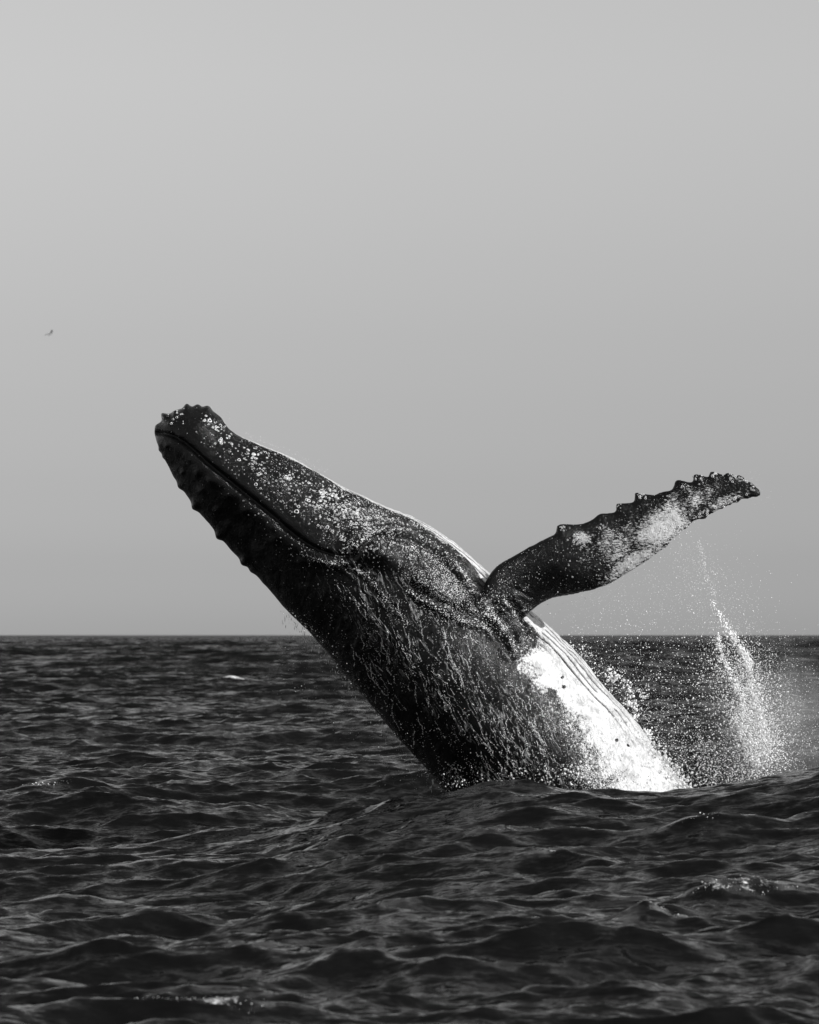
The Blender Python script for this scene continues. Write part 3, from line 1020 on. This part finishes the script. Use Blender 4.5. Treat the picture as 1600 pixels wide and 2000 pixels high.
def clinging_drops():  # opaque white beads carry the sparkle of the wet skin in their colour
    cs, rs = [], []
    def add(n, u0, v0, su, sv, ang, r0, r1, even=0.0):
        ca, sa = math.cos(R(ang)), math.sin(R(ang))
        for _ in range(n):
            a, b = random.gauss(0, su), random.gauss(0, sv)
            loc, nn = hit(u0 + a * ca - b * sa, v0 + a * sa + b * ca)
            if loc is None or nn.y > -0.05:
                continue
            w = vnoise(np.array([loc.x * 3.1, loc.y * 3.1 + 40, loc.z * 3.1])) + .5 * vnoise(np.array([loc.x * 9, loc.y * 9, loc.z * 9]))
            if w + even < 0.62 + 0.25 * random.random():
                continue
            cs.append(loc)
            rs.append(r0 + (r1 - r0) * random.random() ** 3)
    add(3600, 875, 1150, 55, 24, 42, .003, .009, .25)
    def along(n, pts, sp, r0, r1):  # white beads lined up on the folds imitate the sheen of their ridges
        line = smooth_line(pts, 100)
        tear = [vnoise(np.array([k * .11 + line[0, 0], .3, .5])) for k in range(100)]
        for _ in range(n):
            i = random.randrange(100)
            if tear[i] + random.uniform(-.2, .2) < .42:
                continue
            loc, nn = hit(line[i, 0] + random.gauss(0, sp), line[i, 1] + random.gauss(0, sp))
            if loc is not None and nn.y < -0.05:
                cs.append(loc)
                rs.append(r0 + (r1 - r0) * random.random() ** 2)
    along(800, [(672, 1072), (700, 1060), (738, 1036), (790, 1038), (845, 1060), (890, 1100), (930, 1150)], 3.0, .003, .010)
    along(480, [(760, 1058), (830, 1080), (880, 1128), (925, 1195), (960, 1235)], 2.2, .003, .009)
    along(420, [(700, 1016), (745, 1012), (800, 1020), (860, 1048), (905, 1092)], 2.6, .003, .009)
    along(360, [(650, 1000), (720, 996), (790, 1006), (850, 1030)], 2.4, .003, .009)
    along(260, [(640, 1102), (690, 1112), (720, 1125), (745, 1160), (790, 1205)], 3.0, .003, .009)
    along(240, [(790, 1150), (850, 1188), (905, 1213), (960, 1230)], 2.5, .003, .010)
    along(200, [(590, 1082), (640, 1098), (680, 1100)], 3.0, .003, .009)
    along(300, [(950, 1190), (985, 1225), (1010, 1275)], 4, .003, .011)
    along(260, [(985, 1165), (1010, 1200), (1035, 1250)], 4, .003, .010)
    add(2400, 1110, 1400, 110, 34, 52, .003, .010)
    add(1600, 1150, 1490, 50, 30, 30, .003, .011)
    add(900, 700, 1010, 80, 40, 35, .003, .008)
    add(1500, 900, 1400, 130, 70, 52, .003, .009)
    add(900, 740, 1220, 60, 50, 40, .003, .008)
    add(1100, 980, 1200, 40, 50, 30, .003, .009)
    add(800, 1260, 1050, 80, 25, -35, .003, .007)
    add(500, 880, 1490, 30, 30, 40, .004, .011)
    add(700, 620, 940, 120, 10, 33, .003, .008)
    keep = []
    for k, c_ in enumerate(cs):
        du, dv = c_[0] * FOC / c_[1] + 800 - 748, 1240 - (c_[2] - CAM_H) * FOC / c_[1] - 1092
        a_, b_ = du * .85 + dv * .52, -du * .52 + dv * .85
        if (a_ / 46) ** 2 + (b_ / 24) ** 2 > random.uniform(.7, 1.3):
            keep.append(k)
    cs, rs = [cs[k] for k in keep], [rs[k] for k in keep]
    o = drops_mesh('clinging_droplets', [tuple(c) for c in cs], rs, M_DROP)
    o['kind'] = 'stuff'
    o['label'] = 'water beads, white to stand for glints, scattered over the whale skin'
    o['category'] = 'water'
clinging_drops()

def spray():
    P, Rr = [], []
    def cloud(path, n, s0, s1, r0, r1, ydepth, pw=3.0, ybase=0.0):
        path = smooth_line(path, 80)
        for _ in range(n):
            t = random.random()
            i = int(t * 79)
            s = s0 + (s1 - s0) * t
            u, v = path[i, 0] + random.gauss(0, s), path[i, 1] + random.gauss(0, s * .8)
            if v > 1560:
                continue
            P.append(to_world(u, v, ybase + random.gauss(0, ydepth)))
            Rr.append(r0 * .85 + (r1 * 1.05 - r0) * random.random() ** (pw + 1.0))
    main = [(1330, 1040), (1365, 1110), (1400, 1190), (1440, 1270), (1475, 1360), (1490, 1440), (1500, 1510)]
    cloud(main, 2600, 22, 40, .0022, .010, .7)
    cloud([(1410, 1260), (1430, 1330), (1460, 1420), (1480, 1500)], 6500, 26, 46, .0022, .011, .8)
    cloud([(1450, 1290), (1480, 1380), (1500, 1480)], 8500, 30, 36, .0022, .010, .9)
    cloud([(1480, 1270), (1515, 1380), (1535, 1490)], 7000, 50, 52, .002, .008, 1.0)
    cloud([(1240, 1260), (1290, 1350), (1340, 1440), (1390, 1510)], 8000, 70, 62, .0018, .010, 1.2, 3.5)
    cloud([(1120, 1190), (1220, 1180), (1320, 1140)], 2200, 55, 55, .0018, .008, 1.0)
    cloud([(1350, 1100), (1400, 1180), (1430, 1240)], 2600, 55, 60, .0018, .008, 1.0)
    cloud([(1420, 940), (1470, 940), (1490, 975)], 260, 22, 22, .0015, .005, .3, 3, -1.4)
    cloud([(1120, 1260), (1190, 1330), (1260, 1420), (1330, 1510)], 2600, 16, 26, .002, .012, .5, 4)
    cloud([(1340, 1480), (1400, 1510), (1480, 1510)], 3600, 40, 26, .0025, .010, .8)
    cloud([(1455, 1380), (1485, 1440), (1495, 1505)], 5000, 26, 26, .0022, .012, .6)
    cloud([(870, 1528), (1000, 1515), (1130, 1508)], 240, 14, 9, .002, .009, .15, 3, -1.75)
    # fine haze of drops blown off the throat edge
    cloud([(420, 800), (440, 815)], 90, 12, 12, .0015, .004, .2)
    cloud([(480, 850), (560, 885), (640, 925)], 500, 7, 9, .0015, .006, .3)
    cloud([(600, 860), (760, 900), (900, 1000)], 260, 70, 70, .0012, .003, .6)
    # drips falling off the dark back
    cloud([(560, 1190), (610, 1240), (665, 1300), (720, 1370), (780, 1440), (850, 1520)], 1500, 8, 24, .0018, .007, .5, 3, -.4)
    cloud([(560, 1280), (640, 1360), (740, 1460), (800, 1520)], 380, 34, 34, .0018, .006, .6, 3, -.4)
    o = drops_mesh('spray_droplets', P, Rr, M_DROP)
    o['kind'] = 'stuff'
    o['label'] = 'white spray of droplets thrown up behind the whale under its flipper'
    o['category'] = 'spray'
    # short hanging drips
    cs, rs, st = [], [], []
    edge = smooth_line([(555, 1190), (610, 1240), (665, 1300), (720, 1370), (780, 1440), (850, 1520)], 80)
    for _ in range(170):
        i = random.randrange(80)
        cs.append(to_world(edge[i, 0] + random.uniform(-14, 6), edge[i, 1] + random.uniform(0, 26), -.2 + random.gauss(0, .25)))
        rs.append(random.uniform(.0025, .006))
        st.append(random.uniform(2, 9))
    o = drops_mesh('hanging_drips', cs, rs, M_DROP, np.array(st))
    o['kind'] = 'stuff'
    o['label'] = 'short streaks of water dripping off the dark underside of the whale'
    o['category'] = 'water'
spray()

def strands():
    cs, rs = [], []
    def rope(pts, n, sp, r0, r1, y=0.1):
        line = smooth_line(pts, 200)
        tear = np.array([vnoise(np.array([k * .06, len(cs) * .37, .5])) for k in range(200)])
        for _ in range(n):
            i = random.randrange(200)
            if tear[i] < .38 and random.random() < .8:
                continue
            w = sp * (.35 + 1.3 * tear[i])
            cs.append(to_world(line[i, 0] + random.gauss(0, w), line[i, 1] + random.gauss(0, w), y + random.gauss(0, .06)))
            rs.append(r0 + (r1 - r0) * random.random() ** 1.6)
    rope([(1388, 1172), (1410, 1212), (1432, 1245), (1452, 1275), (1462, 1300), (1466, 1345)], 750, 3.4, .003, .016)
    rope([(1425, 1232), (1440, 1258), (1456, 1282), (1464, 1306)], 330, 3.4, .005, .020)
    rope([(1365, 1060), (1373, 1085), (1378, 1120), (1398, 1165)], 240, 2.4, .003, .009)
    rope([(1400, 1245), (1408, 1272), (1418, 1300), (1432, 1330), (1452, 1362)], 430, 3.4, .004, .017, 0)
    rope([(1455, 1350), (1450, 1385), (1462, 1412)], 300, 3.2, .005, .018)
    rope([(1440, 1390), (1452, 1440), (1480, 1490)], 600, 7, .005, .02)
    rope([(1470, 1330), (1484, 1400), (1500, 1480)], 900, 9, .004, .017)
    rope([(1185, 1325), (1198, 1316), (1212, 1326), (1228, 1340), (1234, 1362)], 150, 4.5, .005, .021, 0)
    rope([(1205, 1318), (1196, 1332)], 40, 2.4, .005, .018, 0)
    rope([(1246, 1345), (1254, 1362), (1262, 1356)], 70, 2.4, .004, .012, 0)
    rope([(1228, 1372), (1240, 1380), (1240, 1396), (1232, 1408)], 150, 4.0, .006, .022, 0)
    rope([(1262, 1425), (1268, 1440), (1262, 1452)], 110, 3.2, .006, .02, 0)
    o = drops_mesh('water_strands', cs, rs, M_DROP)
    o['kind'] = 'stuff'
    o['label'] = 'ropes of white water flung up in the spray right of the whale'
    o['category'] = 'spray'
strands()

def mist():
    """the finest spray: a small cloud of even white scatter thinning outwards"""
    t = NT('fine_spray')
    co = t.n('TexCoord').outputs['Object']
    ln = t.n('VectorMath', operation='LENGTH')
    t.l(co, ln.inputs[0])
    fall = t.ss(ln.outputs['Value'], 0.98, 0.15)
    nd = t.n('TexNoise')
    nd.inputs['Scale'].default_value = 2.2
    nd.inputs['Detail'].default_value = 5
    nd.inputs['Roughness'].default_value = 0.65
    t.l(co, nd.inputs['Vector'])
    dens = t.math('MULTIPLY', t.math('MULTIPLY', fall, t.ss(nd.outputs[0], 0.28, 0.78)), 0.75)
    pv = t.n('VolumePrincipled')
    pv.inputs['Color'].default_value = (.95, .95, .95, 1)
    t.l(dens, pv.inputs['Density'])
    t.l(pv.outputs[0], t.out.inputs['Volume'])
    v, f = BALL_V, BALL_F
    v, f = _finer(v, f)
    o = mesh_from('spray_mist', v * 1.03, f, t.m, True)
    c = to_world(1528, 1415, 0.6)
    o.location = tuple(c)
    o.scale = (1.5, 1.2, 1.55)
    o.rotation_euler = (0, R(-14), 0)
    o['kind'] = 'stuff'
    o['label'] = 'pale mist of the finest spray hanging over the swell at right'
    o['category'] = 'mist'
mist()

# foam where the belly leaves the water: lumps of white water along the edge
def splash():
    cs, rs = [], []
    line = smooth_line([(1225, 1405), (1262, 1445), (1295, 1490), (1325, 1532), (1345, 1570)], 60)
    for _ in range(1500):
        i = int(random.random() ** .6 * 59)
        sp = 4 + 10 * i / 59
        cs.append(to_world(line[i, 0] + random.gauss(-2, sp), line[i, 1] + random.gauss(0, sp), -.1 + random.gauss(0, .25)))
        rs.append((.005 + .021 * random.random() ** 2) * (0.6 + .6 * i / 59))
    wl_ = smooth_line([(875, 1540), (960, 1530), (1060, 1532), (1160, 1542), (1240, 1545)], 60)
    for _ in range(260):
        i = random.randrange(60)
        cs.append(to_world(wl_[i, 0] + random.gauss(0, 6), wl_[i, 1] - abs(random.gauss(0, 13)), -1.7 + random.gauss(0, .12)))
        rs.append(.0025 + .012 * random.random() ** 3)
    for _ in range(320):
        cs.append(to_world(1140 + random.gauss(0, 18), 1512 + random.gauss(0, 9), -1.75 + random.gauss(0, .1)))
        rs.append(.004 + .016 * random.random() ** 2)
    o = drops_mesh('splash_foam', cs, rs, M_FOAM)
    o['kind'] = 'stuff'
    o['label'] = 'white foam boiling where the pale belly leaves the sea'
    o['category'] = 'foam'
splash()

# glistening lumps on the breaking crests
def crest_foam():
    f = SEA_F
    ok = (f > 0.2) & (SEA_V[..., 1] < 75)
    flat = np.argwhere(ok)
    wts = f[ok]
    y = SEA_V[flat[:, 0], flat[:, 1], 1]
    prob = wts ** 2 * np.clip(y / 40, .3, 40) ** 1.5
    prob /= prob.sum()
    pick = rng.choice(len(flat), size=min(1300, len(flat)), replace=False, p=prob)
    pts = SEA_V[flat[pick, 0], flat[pick, 1]]
    r = (0.002 + 0.009 * rng.random(len(pts)) ** 3) * np.clip(pts[:, 1] / 50, .5, 12)
    o = drops_mesh('crest_foam', pts + rng.normal(size=pts.shape) * np.array([.03, .03, .008]), r, M_FOAM)
    o['kind'] = 'stuff'
    o['label'] = 'white flecks of foam on the breaking wave crests'
    o['category'] = 'foam'
crest_foam()

# ------------------------------------------------------------------ bird
def bird():
    y = 420.0
    cx, cz = (96 - 800) / FOC * y, CAM_H + (1240 - 653) / FOC * y
    t = NT('feathers')
    t.principled(t.grey(t.mix(t.noise(6, 3), 0.16, 0.30)), 0.7)
    V, F = [], []
    # body: a spindle along x, then two swept wings as flat lofted blades
    prof = [(-.30, .008), (-.24, .045), (-.14, .065), (0, .085), (.14, .07), (.24, .03), (.34, .05), (.40, .012)]
    sg = 8
    for px, r in prof:
        for k in range(sg):
            a = 2 * math.pi * k / sg
            V.append((px, r * math.cos(a), r * .9 * math.sin(a) + .04 * px))
    for i in range(len(prof) - 1):
        for k in range(sg):
            F.append((i * sg + k, i * sg + (k + 1) % sg, (i + 1) * sg + (k + 1) % sg, (i + 1) * sg + k))
    for s in (-1, 1):
        st = [(0.02, 0.0, .02, .15, .03), (.22, s * .25, .22, .15, .022), (.10, s * .5, .30, .12, .014), (-.16, s * .78, .24, .03, .006)]
        b = len(V)
        for (mx, my, mz, c, th) in st:
            V += [(mx - c, my, mz), (mx, my, mz + th), (mx + c, my, mz), (mx, my, mz - th)]
        for i in range(3):
            for k in range(4):
                F.append((b + i * 4 + k, b + i * 4 + (k + 1) % 4, b + (i + 1) * 4 + (k + 1) % 4, b + (i + 1) * 4 + k))
        F.append((b + 12, b + 13, b + 14, b + 15))
    me = bpy.data.meshes.new('bird')
    me.from_pydata(V, [], F)
    me.materials.append(t.m)
    for p in me.polygons:
        p.use_smooth = True
    o = bpy.data.objects.new('bird', me)
    C.objects.link(o)
    o.location = (cx, y, cz)
    o.rotation_euler = (R(-20), R(-12), R(40))
    o['label'] = 'tiny distant bird flying in the empty grey sky'
    o['category'] = 'bird'
bird()
